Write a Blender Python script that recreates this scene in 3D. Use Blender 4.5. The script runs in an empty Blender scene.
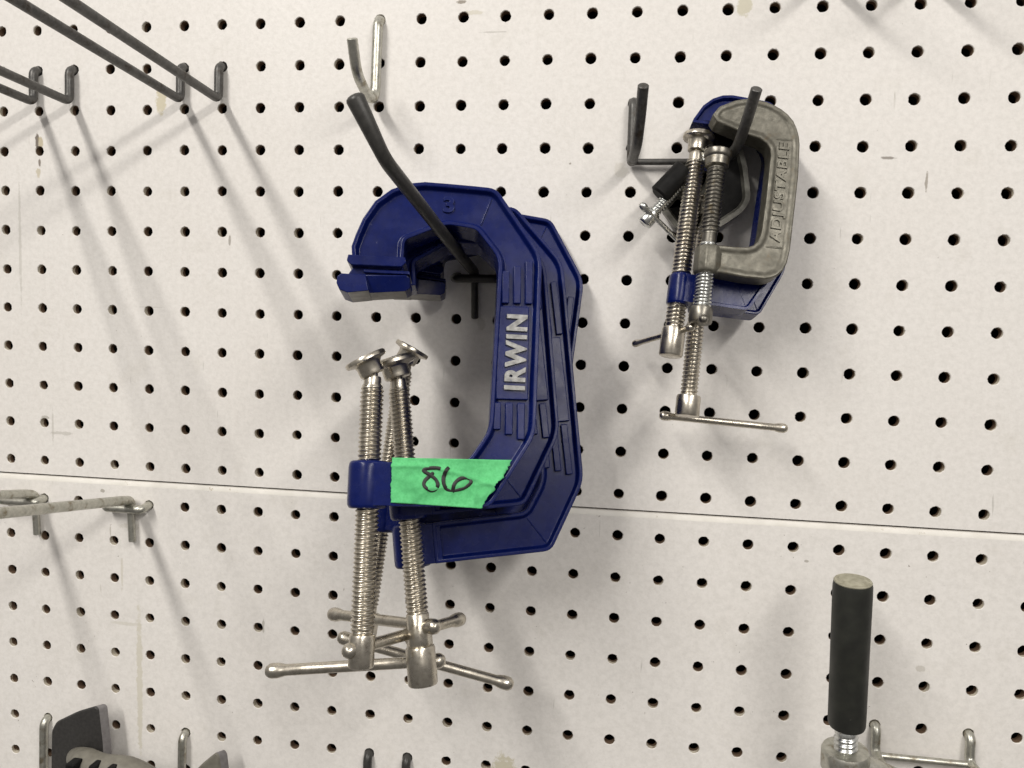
import bpy, bmesh, math, random
from mathutils import Vector, Matrix, noise

S = 0.0254                    # everything is laid out in inches; one board hole pitch = 1 inch
Z0 = 1.70                     # height of hole row 0 above the floor (m)
scene = bpy.context.scene
COL = scene.collection
random.seed(7)

# ------------------------------------------------------------------ frames
CAM_C = Vector((11.97187, 7.16013, -17.98954))            # col, row, depth into the board (inches)
CAM_R = Matrix(((0.98914792, -0.0276995, 0.14428835),
                (0.03798036, 0.99689398, -0.06899188),
                (-0.14192915, 0.07372329, 0.98712765)))
FOC = 764.75


def W(c, r, d):
    """board coordinates (column, row, distance out from the board) -> world metres"""
    return Vector((c * S, -d * S, Z0 - r * S))


def U(px, py, d):
    """point of the view ray through a picture position, at distance d out from the board"""
    v = CAM_R.transposed() @ Vector(((px - 512) / FOC, (py - 384) / FOC, 1.0))
    t = (-d - CAM_C.z) / v.z
    p = CAM_C + v * t
    return W(p.x, p.y, -p.z)


# ------------------------------------------------------------------ objects
def link(name, me, mats, parent=None):
    o = bpy.data.objects.new(name, me)
    COL.objects.link(o)
    for m in (mats if isinstance(mats, (list, tuple)) else [mats]):
        if m is not None and me is not None:
            me.materials.append(m)
    if parent is not None:
        o.parent = parent
    return o


def tag(o, label=None, cat=None, group=None, kind=None):
    if label: o['label'] = label
    if cat: o['category'] = cat
    if group: o['group'] = group
    if kind: o['kind'] = kind
    return o


def empty(name, mat=None, loc=None):
    o = bpy.data.objects.new(name, None)
    o.empty_display_size = 0.01
    COL.objects.link(o)
    if mat is not None: o.matrix_world = mat
    if loc is not None: o.location = loc
    return o


def mesh_from(bm, name, smooth=True, angle=38):
    me = bpy.data.meshes.new(name)
    bmesh.ops.recalc_face_normals(bm, faces=bm.faces[:])
    bm.to_mesh(me)
    bm.free()
    if smooth:
        for p in me.polygons: p.use_smooth = True
        me.set_sharp_from_angle(angle=math.radians(angle))
    return me


def bevel(o, w, seg=2, ang=32):
    m = o.modifiers.new('bevel', 'BEVEL')
    m.width = w * S; m.segments = seg; m.limit_method = 'ANGLE'; m.angle_limit = math.radians(ang)
    m.harden_normals = False
    return o


# ------------------------------------------------------------------ shapes (inches, optional matrix)
def smooth_path(pts, n=8):
    """Catmull-Rom through (point, radius) pairs; points are world vectors (m) or local inches"""
    out = []
    P = [Vector(p[0]) for p in pts]; Rr = [p[1] for p in pts]
    for i in range(len(P) - 1):
        p0 = P[max(i - 1, 0)]; p1 = P[i]; p2 = P[i + 1]; p3 = P[min(i + 2, len(P) - 1)]
        for k in range(n):
            t = k / n
            a = 0.5 * ((2 * p1) + (p2 - p0) * t + (2 * p0 - 5 * p1 + 4 * p2 - p3) * t * t + (3 * p1 - p0 - 3 * p2 + p3) * t ** 3)
            out.append((a, Rr[i] * (1 - t) + Rr[i + 1] * t))
    out.append((P[-1], Rr[-1]))
    return out


def rounded(pts, rad, n=6):
    """polyline with circular-ish fillets at the inner corners; pts world vectors; rad in m"""
    out = [pts[0]]
    for i in range(1, len(pts) - 1):
        a, b, c = pts[i - 1], pts[i], pts[i + 1]
        r = min(rad, (b - a).length * .48, (c - b).length * .48)
        s = b + (a - b).normalized() * r; e = b + (c - b).normalized() * r
        for k in range(n + 1):
            t = k / n
            out.append((s * (1 - t) + b * t) * (1 - t) + (b * (1 - t) + e * t) * t)
    out.append(pts[-1])
    return out


def sweep(bm, path, seg=16, cap='round', flat=None):
    """tube along [(point, radius)], same unit for both"""
    n = len(path)
    rings = []
    t_prev = None
    up = Vector((0.0137, 0.031, 1)).normalized()
    for i in range(n):
        p, r = path[i]
        a = path[max(i - 1, 0)][0]; b = path[min(i + 1, n - 1)][0]
        t = (b - a).normalized()
        if t_prev is None:
            x = t.cross(up)
            if x.length < 1e-3: x = t.cross(Vector((1, 0, 0)))
            x.normalize()
        else:
            q = t_prev.rotation_difference(t)
            x = q @ x
            x = (x - t * x.dot(t)).normalized()
        y = t.cross(x)
        t_prev = t
        rings.append((p, r, x, y, t))

    def ring(p, r, x, y):
        return [bm.verts.new(p + x * (r * math.cos(2 * math.pi * k / seg)) + y * (r * math.sin(2 * math.pi * k / seg))) for k in range(seg)]
    vs = []
    p, r, x, y, t = rings[0]
    if cap == 'round':
        for f in (.25, .6, .88): vs.append(ring(p - t * (r * math.sqrt(max(0, 1 - f * f)) * .5 - r * .0), r * f, x, y))
    elif cap == 'flat':
        vs.append(ring(p, r * .86, x, y)); vs.append(ring(p + t * r * .12, r, x, y))
    for k, (p, r, x, y, t) in enumerate(rings):
        if cap == 'flat' and k in (0, n - 1): continue
        vs.append(ring(p, r, x, y))
    p, r, x, y, t = rings[-1]
    if cap == 'round':
        for f in (.88, .6, .25): vs.append(ring(p + t * (r * math.sqrt(max(0, 1 - f * f)) * .5), r * f, x, y))
    elif cap == 'flat':
        vs.append(ring(p - t * r * .12, r, x, y)); vs.append(ring(p, r * .86, x, y))
    for a, b in zip(vs, vs[1:]):
        for k in range(seg):
            bm.faces.new((a[k], a[(k + 1) % seg], b[(k + 1) % seg], b[k]))
    bm.faces.new(vs[0][::-1]); bm.faces.new(vs[-1])


def wire(bm, pts, r, fillet=.16, seg=16, cap='flat'):
    """bent round wire through world points; radius and fillet in inches"""
    pl = rounded(pts, fillet * S)
    sweep(bm, [(p, r * S) for p in pl], seg, cap)


def lathe(bm, prof, M, seg=28):
    """prof: [(radius, z)] inches, around local z of M (M takes inches)"""
    rows = []
    for r, z in prof:
        rows.append([bm.verts.new((M @ Vector((r * math.cos(2 * math.pi * k / seg), r * math.sin(2 * math.pi * k / seg), z))) * S) for k in range(seg)])
    for a, b in zip(rows, rows[1:]):
        for k in range(seg):
            bm.faces.new((a[k], a[(k + 1) % seg], b[(k + 1) % seg], b[k]))
    bm.faces.new(rows[0][::-1]); bm.faces.new(rows[-1])


def thread(bm, r, z0, z1, M, pitch=.085, depth=.034, seg=28, sub=8):
    n = int((z1 - z0) / pitch * sub)
    rows = []
    for j in range(n + 1):
        z = z0 + (z1 - z0) * j / n
        row = []
        for k in range(seg):
            a = 2 * math.pi * k / seg
            ph = (z / pitch - k / seg) % 1.0
            tri = abs(ph * 2 - 1)                              # 0 at crest
            h = max(0.0, min(1.0, (tri - .12) / .7))
            rr = r - depth * h
            e = min(z - z0, z1 - z) / (pitch * 1.2)
            if e < 1: rr = min(rr, r - depth * (1 - max(e, 0)))
            row.append(bm.verts.new((M @ Vector((rr * math.cos(a), rr * math.sin(a), z))) * S))
        rows.append(row)
    for a, b in zip(rows, rows[1:]):
        for k in range(seg):
            bm.faces.new((a[k], a[(k + 1) % seg], b[(k + 1) % seg], b[k]))
    bm.faces.new(rows[0][::-1]); bm.faces.new(rows[-1])


def box(bm, x0, x1, y0, y1, z0, z1, M=None, mi=0):
    vs = [Vector((x, y, z)) for x in (x0, x1) for y in (y0, y1) for z in (z0, z1)]
    if M is not None: vs = [M @ v for v in vs]
    vs = [bm.verts.new(v * S) for v in vs]
    fs = [bm.faces.new([vs[i] for i in f]) for f in ((0, 1, 3, 2), (4, 6, 7, 5), (0, 4, 5, 1), (2, 3, 7, 6), (0, 2, 6, 4), (1, 5, 7, 3))]
    for f in fs: f.material_index = mi
    return fs


def offset_poly(P, w):
    """inward offset of a closed polygon given counter-clockwise in (x, z)"""
    out = []
    n = len(P)
    for i in range(n):
        a = Vector(P[i - 1]); b = Vector(P[i]); c = Vector(P[(i + 1) % n])
        d1 = (b - a).normalized(); d2 = (c - b).normalized()
        n1 = Vector((-d1.y, d1.x)); n2 = Vector((-d2.y, d2.x))
        m = n1 + n2
        k = 1.0 / max(.35, (1 + n1.dot(n2)))
        out.append(b + m * (w * k))
    return out


def round_poly(P, rads, n=4):
    """fillet polygon corners; rads per corner"""
    out = []
    N = len(P)
    for i in range(N):
        a = Vector(P[i - 1]); b = Vector(P[i]); c = Vector(P[(i + 1) % N]); r = rads[i] if not isinstance(rads, (int, float)) else rads
        if r <= 0: out.append(b); continue
        r = min(r, (a - b).length * .45, (c - b).length * .45)
        s = b + (a - b).normalized() * r; e = b + (c - b).normalized() * r
        for k in range(n + 1):
            t = k / n
            out.append((s * (1 - t) + b * t) * (1 - t) + (b * (1 - t) + e * t) * t)
    return out


def ibeam(bm, P, T, rim=.07, slope=.06, rec=.10, y0=0.0, web_mi=0):
    """plate with outline P (x,z), thickness T along +y, rim along the edge and a recessed web on both faces"""
    area = sum(P[i - 1].x * P[i].y - P[i].x * P[i - 1].y for i in range(len(P)))
    if area < 0: P = P[::-1]
    Q = offset_poly(P, rim); Q2 = offset_poly(P, rim + slope)
    def ring(Pl, y): return [bm.verts.new(Vector((p.x, y, p.y)) * S) for p in Pl]
    n = len(P)
    f = [ring(P, y0), ring(Q, y0), ring(Q2, y0 + rec)]
    b = [ring(P, y0 + T), ring(Q, y0 + T), ring(Q2, y0 + T - rec)]
    def strip(a, c):
        for i in range(n):
            bm.faces.new((a[i], a[(i + 1) % n], c[(i + 1) % n], c[i]))
    strip(f[0], f[1]); strip(f[1], f[2]); bm.faces.new(f[2]).material_index = web_mi
    strip(b[0], b[1]); strip(b[1], b[2]); bm.faces.new(b[2][::-1]).material_index = web_mi
    strip(b[0], f[0])


def text_mesh(body, size, depth, bold=0.0, spacing=1.0):
    cu = bpy.data.curves.new('lettering', 'FONT')
    cu.body = body; cu.size = size * S; cu.extrude = depth * S; cu.offset = bold * S
    cu.space_character = spacing; cu.align_x = 'CENTER'; cu.align_y = 'CENTER'; cu.bevel_depth = .006 * S
    o = bpy.data.objects.new('tmp', cu); COL.objects.link(o)
    dg = bpy.context.evaluated_depsgraph_get()
    me = bpy.data.meshes.new_from_object(o.evaluated_get(dg))
    bpy.data.objects.remove(o); bpy.data.curves.remove(cu)
    me.materials.clear()
    return me


def fit_text(o, me, length, height, M):
    """place flat lettering so that it spans length x height (inches), centred on M"""
    xs = [v.co.x for v in me.vertices]; ys = [v.co.y for v in me.vertices]
    C_ = Matrix.Translation(Vector((-(max(xs) + min(xs)) / 2, -(max(ys) + min(ys)) / 2, 0)))
    D_ = Matrix.Diagonal((length * S / (max(xs) - min(xs)), height * S / (max(ys) - min(ys)), 1, 1))
    me.transform(M @ D_ @ C_)


# ------------------------------------------------------------------ materials
def mat(name):
    m = bpy.data.materials.new(name); m.use_nodes = True
    nt = m.node_tree
    return m, nt, nt.nodes['Principled BSDF']


def nd(nt, typ, **kw):
    n = nt.nodes.new(typ)
    for k, v in kw.items():
        if k.startswith('i_'):
            n.inputs[k[2:].replace('_', ' ')].default_value = v
        else: setattr(n, k, v)
    return n


def noise_node(nt, scale, detail=4, rough=.55, coord='Object', vec=None):
    n = nd(nt, 'ShaderNodeTexNoise'); n.inputs['Scale'].default_value = scale
    n.inputs['Detail'].default_value = detail; n.inputs['Roughness'].default_value = rough
    if vec is None:
        tc = nd(nt, 'ShaderNodeTexCoord'); vec = tc.outputs[coord]
    nt.links.new(vec, n.inputs['Vector'])
    return n


def ramp(nt, fac, stops):
    r = nd(nt, 'ShaderNodeValToRGB'); e = r.color_ramp.elements
    while len(e) < len(stops): e.new(.5)
    for k, (p, c) in zip(e, stops):
        k.position = p; k.color = (*c, 1) if len(c) == 3 else c
    nt.links.new(fac, r.inputs['Fac'])
    return r


def mix(nt, fac, a, b, mode='MIX'):
    m = nd(nt, 'ShaderNodeMix', data_type='RGBA', blend_type=mode)
    for sock, v in ((m.inputs['Factor'], fac), (m.inputs['A'], a), (m.inputs['B'], b)):
        if isinstance(v, bpy.types.NodeSocket): nt.links.new(v, sock)
        elif isinstance(v, (int, float)): sock.default_value = v
        else: sock.default_value = (*v, 1)
    return m.outputs['Result']


def math_(nt, op, a, b=None, clamp=False):
    m = nd(nt, 'ShaderNodeMath', operation=op, use_clamp=clamp)
    for i, v in enumerate((a, b)):
        if v is None: continue
        if isinstance(v, bpy.types.NodeSocket): nt.links.new(v, m.inputs[i])
        else: m.inputs[i].default_value = v
    return m.outputs[0]


def bump(nt, h, strength=.2, dist=.001, prev=None):
    b = nd(nt, 'ShaderNodeBump'); b.inputs['Strength'].default_value = strength; b.inputs['Distance'].default_value = dist
    nt.links.new(h, b.inputs['Height'])
    if prev: nt.links.new(prev, b.inputs['Normal'])
    return b.outputs['Normal']


def simple(name, ca, cb, metal, r0, r1, scale=400, bstr=.1, bdist=.0003, spots=None, coat=0, detail=5):
    """two colours mixed by noise, roughness broken up, fine bump; spots = (colour, noise scale, threshold)"""
    m, nt, p = mat(name)
    n = noise_node(nt, scale, detail)
    c = ramp(nt, n.outputs['Fac'], [(.32, ca), (.68, cb)]).outputs['Color']
    if spots:
        for (sc, sscale, th, wid) in spots:
            s = noise_node(nt, sscale, 6, .65)
            f = ramp(nt, s.outputs['Fac'], [(th, (0, 0, 0)), (th + wid, (1, 1, 1))]).outputs['Color']
            c = mix(nt, f, c, sc)
    nt.links.new(c, p.inputs['Base Color'])
    p.inputs['Metallic'].default_value = metal
    n2 = noise_node(nt, scale * .35, 5)
    rr = nd(nt, 'ShaderNodeMapRange'); rr.inputs[1].default_value = .3; rr.inputs[2].default_value = .7
    rr.inputs[3].default_value = r0; rr.inputs[4].default_value = r1
    nt.links.new(n2.outputs['Fac'], rr.inputs[0]); nt.links.new(rr.outputs[0], p.inputs['Roughness'])
    if bstr: nt.links.new(bump(nt, n.outputs['Fac'], bstr, bdist), p.inputs['Normal'])
    if coat: p.inputs['Coat Weight'].default_value = coat; p.inputs['Coat Roughness'].default_value = .2
    return m


M_blue = simple('blue_enamel', (.0018, .0072, .078), (.0028, .0095, .098), 0, .20, .33, 260, .12, .0003,
                spots=[((.075, .08, .16), 190, .69, .05)])
M_nickel = simple('nickel_plate', (.50, .46, .39), (.64, .60, .52), 1, .22, .40, 500, .06, .0002,
                  spots=[((.22, .18, .13), 160, .62, .14)])
M_zinc = simple('zinc_plate', (.56, .57, .55), (.70, .71, .69), 1, .2, .36, 500, .06, .0002,
                spots=[((.30, .29, .25), 150, .64, .12)])
M_cast = simple('grey_cast_iron', (.105, .10, .080), (.172, .162, .132), .5, .34, .56, 330, .35, .0005,
                spots=[((.13, .105, .07), 120, .6, .12)])
M_darkcast = simple('dark_cast_iron', (.05, .05, .048), (.10, .098, .09), .4, .4, .6, 330, .3, .0004)
M_drim = simple('grey_frame_rim', (.15, .147, .13), (.24, .235, .205), .4, .4, .6, 330, .3, .0004)
M_black = simple('black_parts_and_shade', (.006, .006, .006), (.012, .0115, .011), 0, .45, .65, 300, .25, .0004)
M_black.node_tree.nodes['Principled BSDF'].inputs['Specular IOR Level'].default_value = .15
M_hook = simple('dark_steel_wire', (.075, .073, .070), (.12, .117, .11), .55, .36, .55, 420, .15, .0003,
                spots=[((.05, .038, .028), 150, .54, .14), ((.22, .21, .20), 420, .66, .05)])
M_hookblk = simple('dark_vinyl_wire', (.028, .027, .025), (.048, .046, .042), .1, .33, .5, 350, .12, .0003)
M_galv = simple('galvanised_wire', (.42, .42, .37), (.58, .57, .51), .9, .3, .46, 420, .14, .0003,
                spots=[((.27, .235, .17), 150, .53, .14), ((.16, .12, .08), 300, .68, .05)])
M_letter = simple('worn_letter_face', (.19, .19, .185), (.33, .33, .32), .6, .35, .55, 500, .2, .0003,
                  spots=[((.12, .13, .2), 260, .6, .1)])
M_tape = simple('green_paper_tape', (.10, .50, .18), (.135, .60, .235), 0, .62, .8, 900, .3, .0003, detail=8, spots=[((.075, .40, .145), 75, .50, .25)])
M_tape.node_tree.nodes['Principled BSDF'].inputs['Specular IOR Level'].default_value = .3
M_ink = simple('black_marker_ink', (.006, .006, .006), (.012, .012, .012), 0, .45, .6, 500, 0)
M_rubber = simple('worn_black_grip', (.010, .0105, .0088), (.024, .0255, .020), 0, .42, .68, 90, .25, .0005,
                  spots=[((.075, .078, .06), 45, .62, .25), ((.10, .10, .085), 260, .69, .06)])
M_gripend = simple('pale_worn_wood', (.26, .245, .18), (.40, .38, .29), 0, .6, .8, 300, .3, .0005)
M_tan = simple('grey_tan_plastic', (.15, .14, .115), (.21, .20, .165), 0, .45, .62, 200, .15, .0004)
M_pad = simple('black_plastic', (.028, .027, .026), (.045, .043, .041), 0, .42, .6, 500, .2, .0004)
M_padedge = simple('grey_plastic_edge', (.17, .16, .16), (.23, .22, .22), 0, .5, .6, 300, .1, .0003)


M_blue.node_tree.nodes['Principled BSDF'].inputs['Specular IOR Level'].default_value = .26


def edge_wear(m, col, chip, radius=.0011):
    """rubbed, dusty edges and a few chips down to metal, broken up by noise"""
    nt = m.node_tree; p = nt.nodes['Principled BSDF']
    old = p.inputs['Base Color'].links[0].from_socket
    bv = nd(nt, 'ShaderNodeBevel', samples=4); bv.inputs['Radius'].default_value = radius
    ge = nd(nt, 'ShaderNodeNewGeometry')
    dt = nd(nt, 'ShaderNodeVectorMath', operation='DOT_PRODUCT')
    nt.links.new(bv.outputs[0], dt.inputs[0]); nt.links.new(ge.outputs['Normal'], dt.inputs[1])
    e = nd(nt, 'ShaderNodeMapRange'); e.inputs[1].default_value = .985; e.inputs[2].default_value = .86
    nt.links.new(dt.outputs['Value'], e.inputs[0])
    n = noise_node(nt, 330, 5, .7)
    k = ramp(nt, n.outputs['Fac'], [(.46, (0, 0, 0)), (.62, (1, 1, 1))]).outputs['Color']
    c = mix(nt, math_(nt, 'MULTIPLY', math_(nt, 'MULTIPLY', e.outputs[0], k), .55), old, col)
    n2 = noise_node(nt, 150, 3, .6)
    k2 = ramp(nt, n2.outputs['Fac'], [(.68, (0, 0, 0)), (.71, (1, 1, 1))]).outputs['Color']
    c = mix(nt, math_(nt, 'MULTIPLY', math_(nt, 'MULTIPLY', e.outputs[0], k2), .9), c, chip)
    dust = noise_node(nt, 60, 6, .7)
    c = mix(nt, math_(nt, 'MULTIPLY', ramp(nt, dust.outputs['Fac'], [(.52, (0, 0, 0)), (.8, (1, 1, 1))]).outputs['Color'], .12), c, (.08, .09, .13))
    nt.links.new(c, p.inputs['Base Color'])


def groove_darkening(m, col):  # darker colour in concave grooves, broken up by noise
    nt = m.node_tree; p = nt.nodes['Principled BSDF']
    old = p.inputs['Base Color'].links[0].from_socket
    ge = nd(nt, 'ShaderNodeNewGeometry')
    f = ramp(nt, ge.outputs['Pointiness'], [(.40, (1, 1, 1)), (.485, (0, 0, 0))]).outputs['Color']
    n = noise_node(nt, 110, 4, .65)
    f = math_(nt, 'MULTIPLY', f, ramp(nt, n.outputs['Fac'], [(.3, (.35, .35, .35)), (.65, (.95, .95, .95))]).outputs['Color'])
    nt.links.new(mix(nt, f, old, col), p.inputs['Base Color'])


edge_wear(M_blue, (.05, .065, .17), (.30, .29, .27))
groove_darkening(M_nickel, (.10, .082, .06)); groove_darkening(M_zinc, (.14, .13, .11))


def board_material():
    m, nt, p = mat('white_painted_hardboard')
    tc = nd(nt, 'ShaderNodeTexCoord'); vec = tc.outputs['Object']
    sep = nd(nt, 'ShaderNodeSeparateXYZ'); nt.links.new(vec, sep.inputs[0])
    X, Z = sep.outputs['X'], sep.outputs['Z']
    n1 = noise_node(nt, 9, 5, .6, vec=vec)
    c = ramp(nt, n1.outputs['Fac'], [(.3, (.845, .815, .775)), (.7, (.875, .85, .815))]).outputs['Color']
    # soft grubby patches from handling
    n2 = noise_node(nt, 34, 6, .62, vec=vec)
    c = mix(nt, ramp(nt, n2.outputs['Fac'], [(.58, (0, 0, 0)), (.78, (.35, .35, .35))]).outputs['Color'], c, (.66, .63, .56))
    nm = noise_node(nt, 300, 5, .7, vec=vec)
    c = mix(nt, 1.0, c, ramp(nt, nm.outputs['Fac'], [(.34, (.905, .905, .90)), (.60, (1, 1, 1))]).outputs['Color'], 'MULTIPLY')
    # tiny specks of dirt
    n3 = noise_node(nt, 420, 2, .5, vec=vec)
    n3b = noise_node(nt, 28, 3, .6, vec=vec)
    sp = math_(nt, 'MULTIPLY', ramp(nt, n3.outputs['Fac'], [(.735, (0, 0, 0)), (.765, (1, 1, 1))]).outputs['Color'],
               ramp(nt, n3b.outputs['Fac'], [(.5, (0, 0, 0)), (.62, (1, 1, 1))]).outputs['Color'])
    c = mix(nt, math_(nt, 'MULTIPLY', sp, .7), c, (.20, .17, .13))
    # scuffs: thin, stretched, in a few directions
    for rot, th, col, seed in ((.6, .70, (.44, .43, .39), 0), (-.9, .715, (.52, .50, .45), 5), (1.5, .72, (.5, .48, .42), 9)):
        mp = nd(nt, 'ShaderNodeMapping'); mp.inputs['Rotation'].default_value = (0, rot, 0)
        mp.inputs['Scale'].default_value = (260, 1, 22); mp.inputs['Location'].default_value = (seed, 0, seed)
        nt.links.new(vec, mp.inputs['Vector'])
        s = nd(nt, 'ShaderNodeTexNoise'); s.inputs['Scale'].default_value = 1.0; s.inputs['Detail'].default_value = 3
        nt.links.new(mp.outputs[0], s.inputs['Vector'])
        k = noise_node(nt, 17 + seed, 2, .5, vec=vec)
        f = math_(nt, 'MULTIPLY', ramp(nt, s.outputs['Fac'], [(th, (0, 0, 0)), (th + .03, (1, 1, 1))]).outputs['Color'],
                  ramp(nt, k.outputs['Fac'], [(.52, (0, 0, 0)), (.6, (1, 1, 1))]).outputs['Color'])
        c = mix(nt, math_(nt, 'MULTIPLY', f, .6), c, col)
    # individual stains and chips (column, row, half width, half height, colour, amount, noise scale)
    wob = noise_node(nt, 240, 5, .7, vec=vec)
    STAINS = [
        (.38, 1.78, .14, .33, (.60, .54, .36), .75), (14.35, -.08, .16, .24, (.62, .58, .44), .8),
        (9.43, 18.0, .26, .34, (.55, .51, .36), .75), (-3.06, 2.72, .05, .22, (.12, .09, .06), .85), (-2.96, 2.8, .07, .16, (.50, .42, .24), .7), (-3.0, 3.28, .035, .12, (.14, .10, .07), .8), (-3.04, 3.52, .07, .13, (.52, .45, .28), .6), (-2.95, 9.85, .12, .05, (.42, .40, .35), .7),
        (-2.75, 10.1, .03, .45, (.55, .53, .48), .55), (-2.45, 10.25, .35, .05, (.52, .50, .45), .55),
        (-.30, 16.8, .085, 2.0, (.67, .635, .53), .75), (-.65, 15.2, .45, .05, (.66, .63, .55), .55),
        (17.55, 3.25, .16, .03, (.16, .13, .10), .7), (17.95, 3.05, .05, .04, (.16, .13, .10), .7),
        (18.35, 3.75, .03, .22, (.26, .22, .17), .7), (-3.6, 5.3, .04, 1.6, (.55, .53, .48), .5),
        (7.95, -.35, .13, .04, (.22, .18, .13), .8), (8.2, -.1, .28, .05, (.64, .60, .48), .6),
        (8.75, .35, .32, .02, (.52, .50, .46), .6), (-.78, 13.9, .04, .5, (.62, .58, .48), .5),
        (.05, 6.9, .4, .02, (.6, .58, .53), .4), (2.2, 5.2, .03, .12, (.2, .17, .13), .6),
        (-1.1, 12.75, .02, .15, (.45, .42, .36), .7), (-1.3, 11.7, .06, .04, (.4, .37, .32), .8),
        (2.05, 1.35, .10, .4, (.60, .58, .53), .5), (1.1, 1.5, .08, .3, (.62, .60, .55), .5), (5.7, 1.9, .22, .12, (.62, .59, .52), .5),
        (11.75, 3.5, .16, .18, (.60, .57, .50), .5), (-.5, 12.6, .3, .1, (.60, .57, .50), .5), (8.6, 7.1, .10, .16, (.52, .50, .45), .5),
        (16.3, 12.3, .05, .03, (.3, .27, .22), .6), (10.6, 3.35, .03, .03, (.2, .17, .13), .7),
        (3.15, 14.9, .035, .22, (.40, .38, .33), .7), (18.9, 14.6, .1, .08, (.55, .52, .46), .6),
    ]
    for (cc, rr, hw, hh, col, amt) in STAINS:
        dx = math_(nt, 'DIVIDE', math_(nt, 'SUBTRACT', X, cc * S), hw * S)
        dz = math_(nt, 'DIVIDE', math_(nt, 'SUBTRACT', Z, Z0 - rr * S), hh * S)
        d = math_(nt, 'SQRT', math_(nt, 'ADD', math_(nt, 'MULTIPLY', dx, dx), math_(nt, 'MULTIPLY', dz, dz)))
        d = math_(nt, 'ADD', d, math_(nt, 'MULTIPLY', math_(nt, 'SUBTRACT', wob.outputs['Fac'], .5), 2.4))
        f = math_(nt, 'MULTIPLY', math_(nt, 'MULTIPLY', math_(nt, 'SUBTRACT', 1.1, d), 3.0, True), amt)
        c = mix(nt, f, c, col)
    nt.links.new(c, p.inputs['Base Color'])
    p.inputs['Roughness'].default_value = .48
    p.inputs['Specular IOR Level'].default_value = .35
    peel = noise_node(nt, 520, 3, .5, vec=vec)
    wav = noise_node(nt, 40, 3, .5, vec=vec)
    b = bump(nt, wav.outputs['Fac'], .10, .0012)
    nt.links.new(bump(nt, peel.outputs['Fac'], .22, .0004, b), p.inputs['Normal'])
    return m


M_board = board_material()
M_core = simple('brown_hardboard_core', (.10, .058, .034), (.19, .125, .08), 0, .7, .9, 120, .3, .0005)
M_lip = simple('paint_inside_hole', (.50, .44, .34), (.70, .65, .54), 0, .6, .8, 160, .3, .0005, spots=[((.20, .13, .08), 130, .56, .12)])
M_chamfer = simple('chipped_white_edge', (.74, .715, .655), (.84, .815, .76), 0, .5, .7, 90, .5, .001,
                   spots=[((.45, .38, .28), 170, .64, .06)])
M_backwall = simple('dark_backing', (.02, .017, .014), (.035, .03, .025), 0, .8, .9, 20, .1, .001)  # wall colour kept dark to paint in the unlit gap behind the holes

# ------------------------------------------------------------------ peg board
HR = .122           # hole radius


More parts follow.
